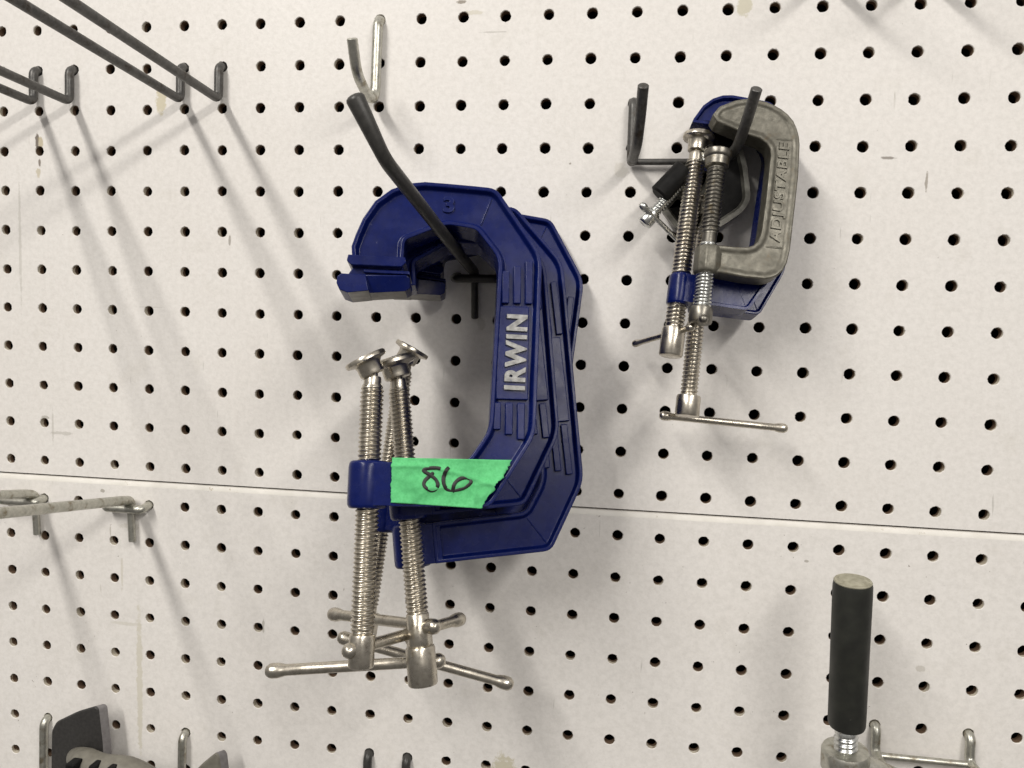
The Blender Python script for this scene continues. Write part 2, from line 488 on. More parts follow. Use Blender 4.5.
def make_board(name, c0, c1, r0, r1, rtop, rbot, d, th=.22, chamfer=0.0):
    """panel with one real hole per grid point; front face at distance d out"""
    bm = bmesh.new()
    NS = 24
    rng = random.Random(3)
    for r in range(r0, r1 + 1):
        zt = (rtop - r) if r == r0 else -.5
        zb = (rbot - r) if r == r1 else .5
        for c in range(c0, c1 + 1):
            jx, jr = rng.uniform(-.008, .008), rng.uniform(-.008, .008)
            rad = HR * rng.uniform(.97, 1.04)
            outer, rim, hole, mid, back = [], [], [], [], []
            lip = rng.choice((.03, .06, .08, .10, .12)) * (.55 if r < 4 else 1.0); tilt = rng.uniform(0, 6.28)
            for k in range(NS):
                a = 2 * math.pi * k / NS
                ca, sa = math.cos(a), math.sin(a)
                f = .5 / max(abs(ca), abs(sa))
                ox, oz = ca * f, sa * f
                oz = oz * (zb / .5) if oz > 0 else oz * (zt / -.5)
                fray = rng.gauss(0, .0028)
                outer.append(bm.verts.new(W(c + ox, r + oz, d)))
                rim.append(bm.verts.new(W(c + jx + ca * (rad + .012 + fray * 1.6), r + jr + sa * (rad + .012 + fray * 1.6), d)))
                hole.append(bm.verts.new(W(c + jx + ca * (rad + fray), r + jr + sa * (rad + fray), d - .016)))
                md = .016 + lip * (.75 + .45 * math.sin(a + tilt)) + abs(rng.gauss(0, .008))
                mid.append(bm.verts.new(W(c + jx + ca * rad, r + jr + sa * rad, d - md)))
                back.append(bm.verts.new(W(c + jx + ca * rad, r + jr + sa * rad, d - th)))
            for k in range(NS):
                q = (k + 1) % NS
                bm.faces.new((outer[k], outer[q], rim[q], rim[k]))
                bm.faces.new((rim[k], rim[q], hole[q], hole[k]))
                f = bm.faces.new((hole[k], hole[q], mid[q], mid[k])); f.material_index = 3
                f = bm.faces.new((mid[k], mid[q], back[q], back[k])); f.material_index = 1
    bmesh.ops.remove_doubles(bm, verts=bm.verts[:], dist=1e-6)
    # edges and back rim of the sheet
    xa, xb = c0 - .5, c1 + .5
    M = Matrix.Identity(4)
    def q(pts, mi):
        f = bm.faces.new([bm.verts.new(W(*p)) for p in pts]); f.material_index = mi
    if chamfer:
        n = 60
        for i in range(n):                                   # slightly uneven rounded top edge
            a, b2 = xa + (xb - xa) * i / n, xa + (xb - xa) * (i + 1) / n
            prof = [(rtop, d), (rtop - chamfer * .55, d - .015), (rtop - chamfer * .9, d - .05), (rtop - chamfer, d - .10), (rtop - chamfer, d - th)]
            for (r1_, d1_), (r2_, d2_) in zip(prof, prof[1:]):
                q([(a, r1_, d1_), (b2, r1_, d1_), (b2, r2_, d2_), (a, r2_, d2_)], 2)
    else:
        q([(xa, rtop, d), (xb, rtop, d), (xb, rtop, d - th), (xa, rtop, d - th)], 1)
    q([(xa, rbot, d), (xb, rbot, d), (xb, rbot, d - th), (xa, rbot, d - th)], 1)
    q([(xa, rtop, d), (xa, rbot, d), (xa, rbot, d - th), (xa, rtop, d - th)], 1)
    q([(xb, rtop, d), (xb, rbot, d), (xb, rbot, d - th), (xb, rtop, d - th)], 1)
    me = bpy.data.meshes.new(name)
    bmesh.ops.remove_doubles(bm, verts=bm.verts[:], dist=1e-6)
    bmesh.ops.recalc_face_normals(bm, faces=bm.faces[:])
    bm.to_mesh(me); bm.free()
    me.set_sharp_from_angle(angle=math.radians(30))
    for p in me.polygons: p.use_smooth = True
    return link(name, me, [M_board, M_core, M_chamfer, M_lip])


tag(make_board('pegboard', -14, 34, -12, 11, -12.5, 11.362, 0.0),
    'large white pegboard above the horizontal seam, carrying the blue clamps', 'pegboard')
tag(make_board('pegboard', -14, 34, 12, 29, 11.53, 29.5, 0.045, chamfer=.13),
    'lower white pegboard below the horizontal seam, with a chipped rounded top edge', 'pegboard')
bm = bmesh.new()
box(bm, -15, 35, 0, 2, -1, 1)
for v in bm.verts:
    v.co = Vector((v.co.x, 1.1 * S + (v.co.y), Z0 + 13 * S if v.co.z > 0 else Z0 - 30 * S))
tag(link('wall', mesh_from(bm, 'wall', False), M_backwall), kind='structure')

# ------------------------------------------------------------------ hooks
STR = 'hooks plugged into the pegboard'


def prong_pair(name, c, r, top, outs, dr, mt, rad, label, gap=1.0, cross=False):
    """two-pronged hook: each wire leaves its hole, drops along the board and runs out"""
    e = empty(name, loc=W(c + gap / 2, r, 0))
    mw = Matrix.Translation(-e.location)
    for k in range(2):
        cc = c + gap * k
        bm = bmesh.new()
        out = outs[k] if isinstance(outs[0], list) else outs
        pts = [W(cc, r, -.5), W(cc, r, rad + .05), W(cc, r + top, rad + .06)]
        pts += [W(cc + q[0], r + top + q[1], rad + .06 + q[2]) for q in out]
        wire(bm, pts, rad, .2)
        bmesh.ops.transform(bm, matrix=mw, verts=bm.verts[:])
        link('prong', mesh_from(bm, 'prong'), mt, e)
    if cross:
        bm = bmesh.new()
        rr, dd, cr = cross
        wire(bm, [W(c - .02, rr, dd), W(c + gap + .02, rr, dd)], cr, .1)
        bmesh.ops.transform(bm, matrix=mw, verts=bm.verts[:])
        link('crossbar', mesh_from(bm, 'crossbar'), mt, e)
    return tag(e, label, 'hook', STR)


prong_pair('peg_hook', 1, 1, .82, [(0, -.62, 13.0)], 0, M_hook, .105,
           'dark steel hook whose two long parallel prongs leave through the top edge')
prong_pair('peg_hook', -3, 1, .82, [(-.08, -.35, 13.0)], 0, M_hook, .105,
           'dark steel two-prong hook at the left edge, prongs running out past the left side')
prong_pair('peg_hook', 6, 18, .9, [(0, 0, 5.0)], 0, M_hookblk, .11,
           'dark two-prong hook at the bottom edge, below the big clamp handles')
prong_pair('peg_hook', 18, 16, .60, [(0, -.02, 4.0)], 0, M_galv, .105,
           'bright two-prong hook with crossbar beside the black screw handle', gap=2.0, cross=(16.60, .27, .075))
prong_pair('peg_hook', 12, 2, 1.36, [[(.02, .02, .35), (.10, -.12, 1.15), (.14, -.52, 1.7), (.17, -1.02, 2.2)], [(.05, .02, .5), (.16, -.06, 1.2), (.24, -.45, 1.75), (.33, -.92, 2.2)]], 0, M_hook, .112,
           'dark hook with two upturned prongs holding the small clamps', gap=2.0, cross=(3.36, .20, .072))
prong_pair('peg_hook', 16, -2, 1.36, [(.0, .0, 1.2), (.05, -.25, 2.0), (.08, -.9, 2.7)], 0, M_hook, .112,
           'dark hook with two upturned prongs at the top right', gap=2.0, cross=(-.64, .20, .072))


def staple_hook(name, c, r, mt, mt2, sw, pr, path, label, cc=.45, stem=.95, tip=False):
    """crossbar staple plugged into two neighbouring holes with one long prong welded over it"""
    e = empty(name, loc=W(c + .5, r, 0)); mw = Matrix.Translation(-e.location)
    bm = bmesh.new()
    d = .36
    wire(bm, [W(c, r, -.4), W(c, r, .10), W(c - .02, r + .05, d), W(c + 1.02, r + .05, d), W(c + 1, r, .10), W(c + 1, r, -.4)], sw, .2)
    bmesh.ops.transform(bm, matrix=mw, verts=bm.verts[:])
    link('staple', mesh_from(bm, 'staple'), mt, e)
    bm = bmesh.new()
    x = c + cc
    pts = [W(x + .03, r + stem, .17), W(x, r - .12, .19)] + [W(*p) for p in path]
    pl = rounded(pts, .22 * S)
    n = len(pl)
    tot = sum((pl[i + 1] - pl[i]).length for i in range(n - 1)); acc = 0; pr_list = []
    for i in range(n):
        if i: acc += (pl[i] - pl[i - 1]).length
        k = pr * S
        if tip:
            f = max(0, (acc / tot - .90) / .10)
            k *= 1 + .30 * f
        if acc < stem * S: k *= .72
        pr_list.append((pl[i], k))
    sweep(bm, pr_list, 18, 'round' if tip else 'flat')
    bmesh.ops.transform(bm, matrix=mw, verts=bm.verts[:])
    link('prong', mesh_from(bm, 'prong'), mt2, e)
    return tag(e, label, 'hook', STR)


staple_hook('peg_hook', 8, 6, M_hookblk, M_hookblk, .10, .118,
            [(8.43, 5.82, .55), (8.48, 5.43, 3.4), (8.17, 4.60, 6.2), (7.80, 3.76, 6.55)],
            'thick black prong hook carrying the big blue clamps', tip=True)
staple_hook('peg_hook', -1, 12, M_galv, M_galv, .108, .122, [(-.36, 11.80, .5), (-.50, 10.88, 6.5)],
            'galvanised hook just under the seam whose prong runs out to the left edge', cc=.58)
staple_hook('peg_hook', -4, 12, M_galv, M_galv, .108, .122, [(-3.2, 11.80, .5), (-3.35, 10.75, 6.5)],
            'galvanised hook under the seam in the left corner, partly cut by the left edge', cc=.85)

bm = bmesh.new()
wire(bm, [W(6, 0, -.5), W(6, 0, .16), W(5.96, 1.86, .19), W(5.95, 1.98, .62), W(5.96, 1.70, 1.45), W(5.97, 1.07, 1.78)], .118, .3)
tag(link('peg_hook', mesh_from(bm, 'peg_hook'), M_galv), 'empty silver J-shaped hook at the top, above the big clamps', 'hook', STR)
for cc, lab in ((-3, 'silver wire hook beside the black clamp pad in the bottom left corner'),
                (1, 'silver wire hook at the bottom edge, left of the small grey pad tip')):
    bm = bmesh.new()
    wire(bm, [W(cc, 18, -.4), W(cc, 18, .2), W(cc - .02, 19.6, .22), W(cc - .02, 19.7, 3.5)], .105, .22)
    tag(link('peg_hook', mesh_from(bm, 'peg_hook'), M_galv), lab, 'hook', STR)


# ------------------------------------------------------------------ clamps
def clamp_matrix(P, pitch, yaw, roll, a=0.0, b=0.0, scale=1.0):
    """pose from board coordinates of a reference point, tilt of the clamp plane and in-plane roll (degrees)"""
    p, y, r = map(math.radians, (pitch, yaw, roll))
    n = Vector((math.sin(y) * math.cos(p), -math.sin(p), math.cos(y) * math.cos(p)))     # col,row,out
    def base(n):
        x = Vector((0, -1, 0)).cross(n)
        if x.x < 0: x = -x
        x.normalize(); z = n.cross(x)
        if z.y > 0: z = -z
        return x, z
    x0, z0 = base(n)
    x = x0 * math.cos(r) + z0 * math.sin(r); z = -x0 * math.sin(r) + z0 * math.cos(r)
    O = Vector(P) + x0 * a + z0 * b
    B = lambda v: Vector((v.x, -v.z, -v.y))
    X, Y, Zv = B(x), -B(n), B(z)
    M = Matrix(((X.x, Y.x, Zv.x), (X.y, Y.y, Zv.y), (X.z, Y.z, Zv.z))).to_4x4()
    M.translation = W(*O)
    return M, n


OUT0 = [(-1.60, -.86), (-1.63, -.54), (-1.56, -.30), (-1.44, .02), (-1.22, .38), (-.92, .63), (-.6, .765), (-.27, .81), (.21, .79), (.68, .765)]
def frame_mesh(dx, dz, name, jaw='full'):
    """blue C frame: dx deeper throat, dz longer spine"""
    jaw_on = jaw == 'full'; short = jaw == 'short'
    pts = [(x - dx, z, 0) for x, z in (OUT0 if not short else [(-1.52, -.16), (-1.48, -.05)] + OUT0[4:])]
    pts += [(1.12, .735, .16), (2.03, -.60, .26), (1.925, -4.10 - dz, .24), (1.10, -5.43 - dz, .16),
            (-.71 - dx, -5.43 - dz, 0), (-.71 - dx, -4.62 - dz, 0),
            (.66, -4.60 - dz, .14), (1.06, -4.0 - dz, .22), (1.19, -.68, .2), (.74, -.11, .1), (.16 - dx * .6, -.03, .15), (-.62 - dx, -.38 if not short else -.09, .08), (-.64 - dx, -.86 if not short else -.17, 0)]
    P = round_poly([p[:2] for p in pts], [p[2] for p in pts])
    T = .74
    bm = bmesh.new()
    ibeam(bm, P, T, .075, .05, .12)
    f0 = len(bm.faces)
    # spine: raised name panel and three ribs above and below it, on both faces
    sk = lambda z: (z + .68) * .039
    for face in (0, 1):
        ya, yb = (.03, .17) if face == 0 else (T - .17, T - .03)
        box(bm, 1.24 + sk(-2.4), 1.85 + sk(-2.4), ya, yb, -3.42 - dz / 2, -1.62 - dz / 2)
        for i in range(3):
            x = 1.30 + i * .225
            box(bm, x + sk(-1.2) - .02, x + .12 + sk(-1.2), ya, yb, -1.56 - dz / 2, -.92 - dz / 4 + .11 * i)
            box(bm, x - .05 + sk(-3.7), x + .09 + sk(-3.7), ya, yb, -4.08 - dz * .8 - .09 * (i - 1), -3.48 - dz / 2)
        # seam line across the shoulder bend
        Mx = Matrix.Translation(Vector((.93, 0, .29))) @ Matrix.Rotation(math.radians(20), 4, 'Y')
        box(bm, -.018, .018, (.095 if face == 0 else T - .15), (.15 if face == 0 else T - .095), -.30, .30, Mx)
        Mx = Matrix.Translation(Vector((.86, 0, -5.0 - dz))) @ Matrix.Rotation(math.radians(-32), 4, 'Y')
        box(bm, -.018, .018, (.105 if face == 0 else T - .15), (.15 if face == 0 else T - .105), -.33, .33, Mx)
    # jaw: neck and anvil under the end of the upper arm
    x = -1.17 - dx
    def slab(prof, y0, y1, worn=(), cut=()):
        fa = [bm.verts.new(Vector((x + 1.17 + px_, y0 + (.17 if i in cut else 0), pz_)) * S) for i, (px_, pz_) in enumerate(prof)]
        fb = [bm.verts.new(Vector((x + 1.17 + px_, y1, pz_)) * S) for px_, pz_ in prof]
        bm.faces.new(fa); bm.faces.new(fb[::-1])
        for i in range(len(prof)):
            f = bm.faces.new((fa[i], fa[(i + 1) % len(prof)], fb[(i + 1) % len(prof)], fb[i]))
            if i in worn: f.material_index = 1
    if jaw_on:
        # rim lip across the end of the arm, recessed stepped neck, wedge-shaped anvil with a worn face
        slab([(-1.68, -.72), (-.60, -.74), (-.58, -.84), (-.66, -.93), (-1.62, -.92), (-1.70, -.84)], -.045, T + .045)
        slab([(-1.58, -.88), (-.66, -.88), (-.60, -1.12), (-1.74, -1.14)], .13, T - .05)
        slab([(-1.40, -.97), (-.52, -.985), (-.50, -1.05), (-1.38, -1.035)], .05, T - .03)
        slab([(-1.30, -.90), (-.64, -.90), (-.64, -.945), (-1.30, -.935)], .09, T - .03)
        slab([(-1.80, -1.08), (-1.34, -1.09), (-1.27, -1.405), (-1.66, -1.455), (-1.82, -1.40), (-1.88, -1.27), (-1.87, -1.14)], .0, T + .02, worn=(2,))
        slab([(-1.36, -1.09), (-.58, -1.07), (-.50, -1.13), (-.50, -1.27), (-.60, -1.34), (-1.29, -1.40)], .03, T + .017, worn=(4,), cut=(3, 4, 5))
    # tapped boss at the end of the lower arm
    lathe(bm, [(.29, -5.48 - dz), (.34, -5.47 - dz), (.372, -5.42 - dz), (.378, -5.30 - dz), (.378, -4.72 - dz), (.365, -4.64 - dz), (.33, -4.60 - dz), (.22, -4.59 - dz)],
          Matrix.Translation(Vector((x, T / 2, 0))), 36)
    bx = box(bm, x, x + .62, .02, T - .02, -5.425 - dz, -4.63 - dz)
    return mesh_from(bm, name, True, 30)


M_anvil = simple('worn_anvil_face', (.20, .195, .185), (.30, .29, .27), .5, .4, .6, 300, .2, .0003)
FRAMES = {}


def build_clamp(name, Mw, label, cat, group, dx, dz, scale, sr, top, bot, pad_tilt, pad_r, collar, bar, lettered, frame_mat=M_blue, screw_mat=None, barr=.110, jaw='full', squeeze=1.0):
    """empty at the frame's reference point; children: frame, spindle, swivel_pad, collar, handle_bar, lettering"""
    sm = screw_mat or M_nickel
    e = empty(name, Mw)
    tag(e, label, cat, group)
    inv = Mw.inverted()
    key = (dx, dz, jaw)
    if key not in FRAMES:
        FRAMES[key] = frame_mesh(dx, dz, 'clamp_frame', jaw)
        FRAMES[key].materials.append(frame_mat); FRAMES[key].materials.append(M_anvil)
    o = bpy.data.objects.new('clamp_frame', FRAMES[key]); COL.objects.link(o); o.parent = e
    o.scale = (scale * squeeze, scale, scale)
    bevel(o, .024, 3, 28)
    A = Matrix.Translation(Vector(((-1.17 - dx) * scale * squeeze, .37 * scale, 0)))
    screw_parts(e, inv, A, sr, top, bot, pad_tilt, pad_r, collar, bar, sm, barr)
    if lettered:
        me = text_mesh('IRWIN', .42, .05, .015, 1.2)
        t = link('lettering', me, M_letter, e)
        zc = -2.52 - dz / 2
        fit_text(t, me, 1.46, .405, Matrix.Translation(Vector((1.545 - .005, .030, zc)) * S) @ Matrix.Rotation(math.radians(1.6), 4, 'Y') @ Matrix.Rotation(math.radians(-90), 4, 'Y') @ Matrix.Rotation(math.radians(90), 4, 'X'))
        me = text_mesh('3', .42, .035, .012)
        t = link('size_number', me, frame_mat, e)
        t.matrix_local = Matrix.Translation(Vector((.20, .118, .38)) * S) @ Matrix.Rotation(math.radians(90), 4, 'X') @ Matrix.Diagonal((1.15, 1, 1, 1))
    return e


def screw_parts(e, inv, A, sr, top, bot, pad_tilt, pad_r, collar, bar, sm, barr):
    """spindle with thread from bot to top (z along the axis A), pad above, collar and sliding bar below"""
    cr, ch, cz, neck = collar
    bm = bmesh.new()
    thread(bm, sr, bot, top, A, .085 if sr > .18 else .072, sr * .16)
    lathe(bm, [(sr * .74, top - .03), (sr * .76, top + .10), (sr * .70, top + .16), (sr * .45, top + .165), (sr * .42, top + .30)], A, 24)
    lathe(bm, [(sr * .8, cz + ch * .8), (sr * neck, cz + ch * .9), (sr * neck, bot + .03), (sr * .86, bot + .06)], A, 24)
    link('spindle', mesh_from(bm, 'spindle', True, 50), sm, e)
    # swivel pad
    if pad_r:
        tx, ty = pad_tilt
        Mp = A @ Matrix.Translation(Vector((0, 0, top + .22))) @ Matrix.Rotation(math.radians(ty), 4, 'Y') @ Matrix.Rotation(math.radians(tx), 4, 'X')
        bm = bmesh.new()
        k = pad_r
        lathe(bm, [(k * .50, -.02), (k * .58, .0), (k * .60, .05), (k * .60, .19), (k * .66, .225), (k * .95, .255), (k, .275), (k, .335), (k * .96, .355), (k * .5, .365), (k * .1, .367)], Mp, 32)
        link('swivel_pad', mesh_from(bm, 'swivel_pad', True, 40), sm, e)
    bm = bmesh.new()
    lathe(bm, [(cr * .80, cz), (cr * .93, cz + .012), (cr, cz + .045), (cr, cz + ch - .05), (cr * .95, cz + ch - .012), (cr * .82, cz + ch), (sr * .6, cz + ch + .004)], A, 32)
    link('collar', mesh_from(bm, 'collar', True, 40), sm, e)
    if bar:
        p0, p1 = inv @ bar[0], inv @ bar[1]
        bm = bmesh.new()
        t = (p1 - p0).normalized(); r = barr * S; L = (p1 - p0).length
        prof = [(0, r * 1.0), (r * .25, r * 1.22), (r * .7, r * 1.32), (r * 1.7, r * 1.32), (r * 2.5, r * 1.18), (r * 3.1, r)]
        path = [(p0 + t * d, k) for d, k in prof] + [(p0 + t * (L * f), r) for f in (.25, .5, .75)] + [(p1 - t * d, k) for d, k in prof[::-1]]
        sweep(bm, path, 18, 'round')
        link('handle_bar', mesh_from(bm, 'handle_bar', True, 60), sm, e)


P0 = (8.343, 5.17, 3.4)
BIG = 'blue clamps stacked on one long hook'
def stack(off):
    p, y = math.radians(13), math.radians(12)
    n = Vector((math.sin(y) * math.cos(p), -math.sin(p), math.cos(y) * math.cos(p)))
    return tuple(Vector(P0) + n * off)


Mw1, _ = clamp_matrix(P0, 13, 12, 0)
clamp1 = build_clamp('c_clamp', Mw1, 'frontmost big blue clamp with silver lettering and green tape on its lower arm', 'clamp', BIG,
                     0, 0, 1, .224, -3.16, -7.72, (8, -28), .41, (.235, .60, -8.32, .80),
                     (U(346, 652, 5.3), U(462, 618.5, 2.6)), True)
Mw2, _ = clamp_matrix(stack(-.8), 13, 12, 6.6, .10, -.11)
build_clamp('c_clamp', Mw2, 'big blue clamp second from the front, right screw of the bundle with longest bar', 'clamp', BIG,
            0, 0, 1, .220, -2.86, -7.32, (4, -12), .46, (.285, .74, -8.62, 1.0),
            (U(268, 671, 4.3), U(443, 660.5, 3.75)), False, jaw='bare')
Mw3, _ = clamp_matrix(stack(-1.6), 13, 12, 6.6, .57, .16)
build_clamp('c_clamp', Mw3, 'third big blue clamp in the stack, its lower arm reaching lowest at the right', 'clamp', BIG,
            .55, 1.2, 1, .205, -2.86, -7.95, (8, -12), .45, (.265, .62, -8.62, .9),
            (U(331.5, 614, 2.6), U(437, 627, 4.25)), False, jaw='bare')
Mw4, _ = clamp_matrix(stack(-2.4), 13, 12, -6.4, 1.29, .46)
build_clamp('c_clamp', Mw4, 'rearmost big blue clamp, its shoulder showing at the upper right of the stack', 'clamp', BIG,
            .55, 1.2, 1, .205, -3.14, -8.3, (6, 22), .40, (.26, .6, -8.98, .9),
            (U(340, 637, 2.75), U(511, 684.5, 2.35)), False)


# green tape label on the front clamp (its own thing: it is only stuck on)
def clamp_uv(px, py, Mw, y):
    """picture position -> local (x, z) inches on the clamp plane at local depth y"""
    v = CAM_R.transposed() @ Vector(((px - 512) / FOC, (py - 384) / FOC, 1.0))
    o = W(CAM_C.x, CAM_C.y, -CAM_C.z); d = Vector((v.x, v.z, -v.y))
    inv = Mw.inverted()
    lo = inv @ o; ld = (inv.to_3x3() @ d)
    t = (y * S - lo.y) / ld.y
    p = lo + ld * t
    return p.x / S, p.z / S


tape = empty('tape_label', Mw1)
tag(tape, 'green tape label with a handwritten number on the front clamp', 'tape label')
TY = -.035
c_tl, c_tr, c_br, c_bl = [clamp_uv(*p, Mw1, TY) for p in ((392, 457.5), (512, 460), (481.5, 508.5), (390.5, 502.5))]


def tape_y(u, v):
    w = .018 * math.sin(u * 9 + v * 3) * v + .012 * math.sin(v * 8 + 1) + .034 * noise.noise(Vector((u * 5, v * 4, 1.3))) + .014 * noise.noise(Vector((u * 16, v * 7, 4.1)))
    if u > .72: w -= .10 * (u - .72) * (v)                     # corner curling off the arm
    crease = (v - (.18 + .55 * max(0, u - .35)))
    w -= .030 * math.exp(-(crease / .045) ** 2)
    w -= .022 * math.exp(-((u - .80 - .2 * (v - .5)) / .03) ** 2) + .018 * math.exp(-((v - .62 + .3 * (u - .5)) / .05) ** 2) * (u > .35)
    return TY + w * .9


bm = bmesh.new()
NX, NY = 72, 36
g = []
for j in range(NY + 1):
    v = j / NY
    row = []
    for i in range(NX + 1):
        u = i / NX
        x = (c_tl[0] * (1 - u) + c_tr[0] * u) * (1 - v) + (c_bl[0] * (1 - u) + c_br[0] * u) * v
        z = (c_tl[1] * (1 - u) + c_tr[1] * u) * (1 - v) + (c_bl[1] * (1 - u) + c_br[1] * u) * v
        if i == 0: x += .03 * noise.noise(Vector((v * 9, 3, 0))) + .022 * noise.noise(Vector((v * 30, 3, 0)))
        if i == NX: x += .05 * noise.noise(Vector((v * 7, 8, 0))) + .045 * noise.noise(Vector((v * 24, 8, 0))) + .10 * math.sin(v * 3.14) * (.6 - v)
        row.append(bm.verts.new(Vector((x, tape_y(u, v), z)) * S))
    g.append(row)
for j in range(NY):
    for i in range(NX):
        bm.faces.new((g[j][i], g[j][i + 1], g[j + 1][i + 1], g[j + 1][i]))
o = link('tape', mesh_from(bm, 'tape', True, 70), M_tape, tape)
sm_ = o.modifiers.new('thickness', 'SOLIDIFY'); sm_.thickness = .006 * S; sm_.offset = 1


def tape_point(px, py):
    x, z = clamp_uv(px, py, Mw1, TY)
    v = (c_tl[1] - z) / (c_tl[1] - c_bl[1]); v = min(max(v, 0), 1)
    xl = c_tl[0] * (1 - v) + c_bl[0] * v; xr = c_tr[0] * (1 - v) + c_br[0] * v
    u = min(max((x - xl) / (xr - xl), 0), 1)
    return Vector((x, tape_y(u, v) - .010, z))


STROKES = [[(452, 184), (425, 179), (375, 180), (344, 192), (352, 204), (392, 228), (424, 258), (434, 290), (420, 316), (396, 323), (366, 312), (346, 290), (350, 264), (374, 238), (408, 208)],
           [(506, 174), (488, 196), (474, 228), (470, 262), (478, 296), (498, 315), (532, 322), (575, 314), (618, 298), (646, 272), (640, 250), (612, 241), (578, 248), (550, 268), (534, 298), (528, 338)]]
for k, st in enumerate(STROKES):
    pts = [(tape_point(370 + x / 6.4, 440 + y / 6.4), .035) for x, y in st]
    pl = smooth_path([(p, r * (.85 + .3 * random.random())) for p, r in pts], 6)
    bm = bmesh.new()
    rows = []
    for i, (p, r) in enumerate(pl):
        a = pl[max(i - 1, 0)][0]; b = pl[min(i + 1, len(pl) - 1)][0]
        t = (b - a); t.y = 0; t.normalize(); sd = Vector((-t.z, 0, t.x))
        prof = [(-1, .004), (-.8, -.001), (0, -.002), (.8, -.001), (1, .004)]
        ef = .6 if i in (0, len(pl) - 1) else 1
        rows.append([bm.verts.new((p + sd * (r * q * ef) + Vector((0, h, 0))) * S) for q, h in prof])
    for a, b in zip(rows, rows[1:]):
        for i in range(4): bm.faces.new((a[i], a[i + 1], b[i + 1], b[i]))
    link('handwriting', mesh_from(bm, 'handwriting', True, 80), M_ink, tape)

# ------------------------------------------------------------------ small clamps
SM = 'small clamps on the upturned hook'
PA = Vector((14.18, 3.2, 1.5))
MwA, _ = clamp_matrix(PA, 13, 6, -5)
eA = empty('c_clamp', MwA)
tag(eA, 'grey cast iron clamp with raised lettering, in front of the small blue clamp', 'clamp', SM)
PO = [(-.5, .36), (-.6, .5), (-.47, .70), (-.17, .86), (.03, .92), (.27, .93), (.48, .90), (.65, .84), (.80, .765), (.93, .67), (1.05, .54), (1.13, .38), (1.19, .2), (1.215, .02), (1.23, -.63), (1.20, -1.49), (1.17, -2.23), (1.13, -2.50), (1.06, -2.67), (.95, -2.79), (.84, -2.85), (.72, -2.885), (.32, -2.89), (-.14, -2.85), (-.42, -2.85),
      (-.42, -2.30), (-.18, -2.28), (.08, -2.28), (.32, -2.26), (.44, -2.21), (.52, -2.12), (.565, -2.0), (.585, -1.87), (.62, -1.23), (.64, -.48), (.645, -.26), (.62, -.12), (.55, -.02), (.4, .08), (.09, .15), (-.12, .23)]
bm = bmesh.new()
ibeam(bm, [Vector(p) for p in PO], .46, .075, .06, .035)
# long sunk name panel edge strips and jaw block
for zz in (-2.2, .12):
    box(bm, .72 - (.04 if zz < 0 else 0), 1.12 - (.04 if zz < 0 else 0), .026, .08, zz - .03, zz + .03, Matrix.Translation(Vector((0, 0, 0))))
lathe(bm, [(.20, -2.86), (.28, -2.84), (.30, -2.78), (.30, -2.36), (.28, -2.29), (.19, -2.27)], Matrix.Translation(Vector((-.38, .23, 0))), 10)
o = link('clamp_frame', mesh_from(bm, 'clamp_frame', True, 30), M_cast, eA); bevel(o, .035, 3, 28)
me = text_mesh('ADJUSTABLE', .30, .022, .004, 1.12)
t = link('lettering', me, M_cast, eA)
fit_text(t, me, 2.15, .27, Matrix.Translation(Vector((.915, .036, -1.02)) * S) @ Matrix.Rotation(math.radians(1.4), 4, 'Y') @ Matrix.Rotation(math.radians(-90), 4, 'Y') @ Matrix.Rotation(math.radians(90), 4, 'X'))
M_cs = simple('dull_steel_screw', (.17, .16, .14), (.28, .265, .23), 1, .32, .48, 400, .1, .0002, spots=[((.18, .15, .10), 140, .6, .1)])
A = Matrix.Translation(Vector((-.37, .23, 0))) @ Matrix.Rotation(math.radians(1.0), 4, 'Y')
groove_darkening(M_cs, (.06, .05, .04))
inv = MwA.inverted()
screw_parts(eA, inv, A, .19, -.52, -2.0, (3, 0), None, (.235, .34, -3.88, .8), (U(704, 319, 2.9), U(690, 326, .7)), M_cs, .07)
bm = bmesh.new()
thread(bm, .19, -3.56, -2.2, A, .072, .024)
link('spindle_end', mesh_from(bm, 'spindle_end', True, 50), M_zinc, eA)
bm = bmesh.new()
lathe(bm, [(.16, -.56), (.24, -.52), (.25, -.36), (.27, -.34), (.285, -.31), (.285, -.21), (.26, -.18), (.1, -.175)], A, 6 * 4)
link('swivel_pad', mesh_from(bm, 'swivel_pad', True, 35), M_cs, eA)

kB = .765
MwB, nB = clamp_matrix(PA - Vector((0, 0, .5)), 13, 6, -6.9, .02, .53)
build_clamp('c_clamp', MwB, 'small blue clamp just behind the grey one, short slanted bar on its screw', 'clamp', SM,
            0, 0, .745, .205, -.84, -4.55, (3, 0), .34, (.245, .62, -5.18, .8),
            (U(634, 344, .9), U(693, 327, 2.1)), False, barr=.062, jaw='short', squeeze=.83)
MwC, nC = clamp_matrix(PA - Vector((0, 0, 1.02)), 13, 6, -5.5, .32, .55)
build_clamp('c_clamp', MwC, 'small blue clamp hidden behind the other small ones, its long screw hanging lowest', 'clamp', SM,
            0, 0, kB, .185, -2.2, -6.02, (3, 0), .31, (.255, .46, -6.46, .85),
            (U(661, 415.5, 1.15), U(786, 428.5, 1.05)), False, barr=.078, squeeze=.72)

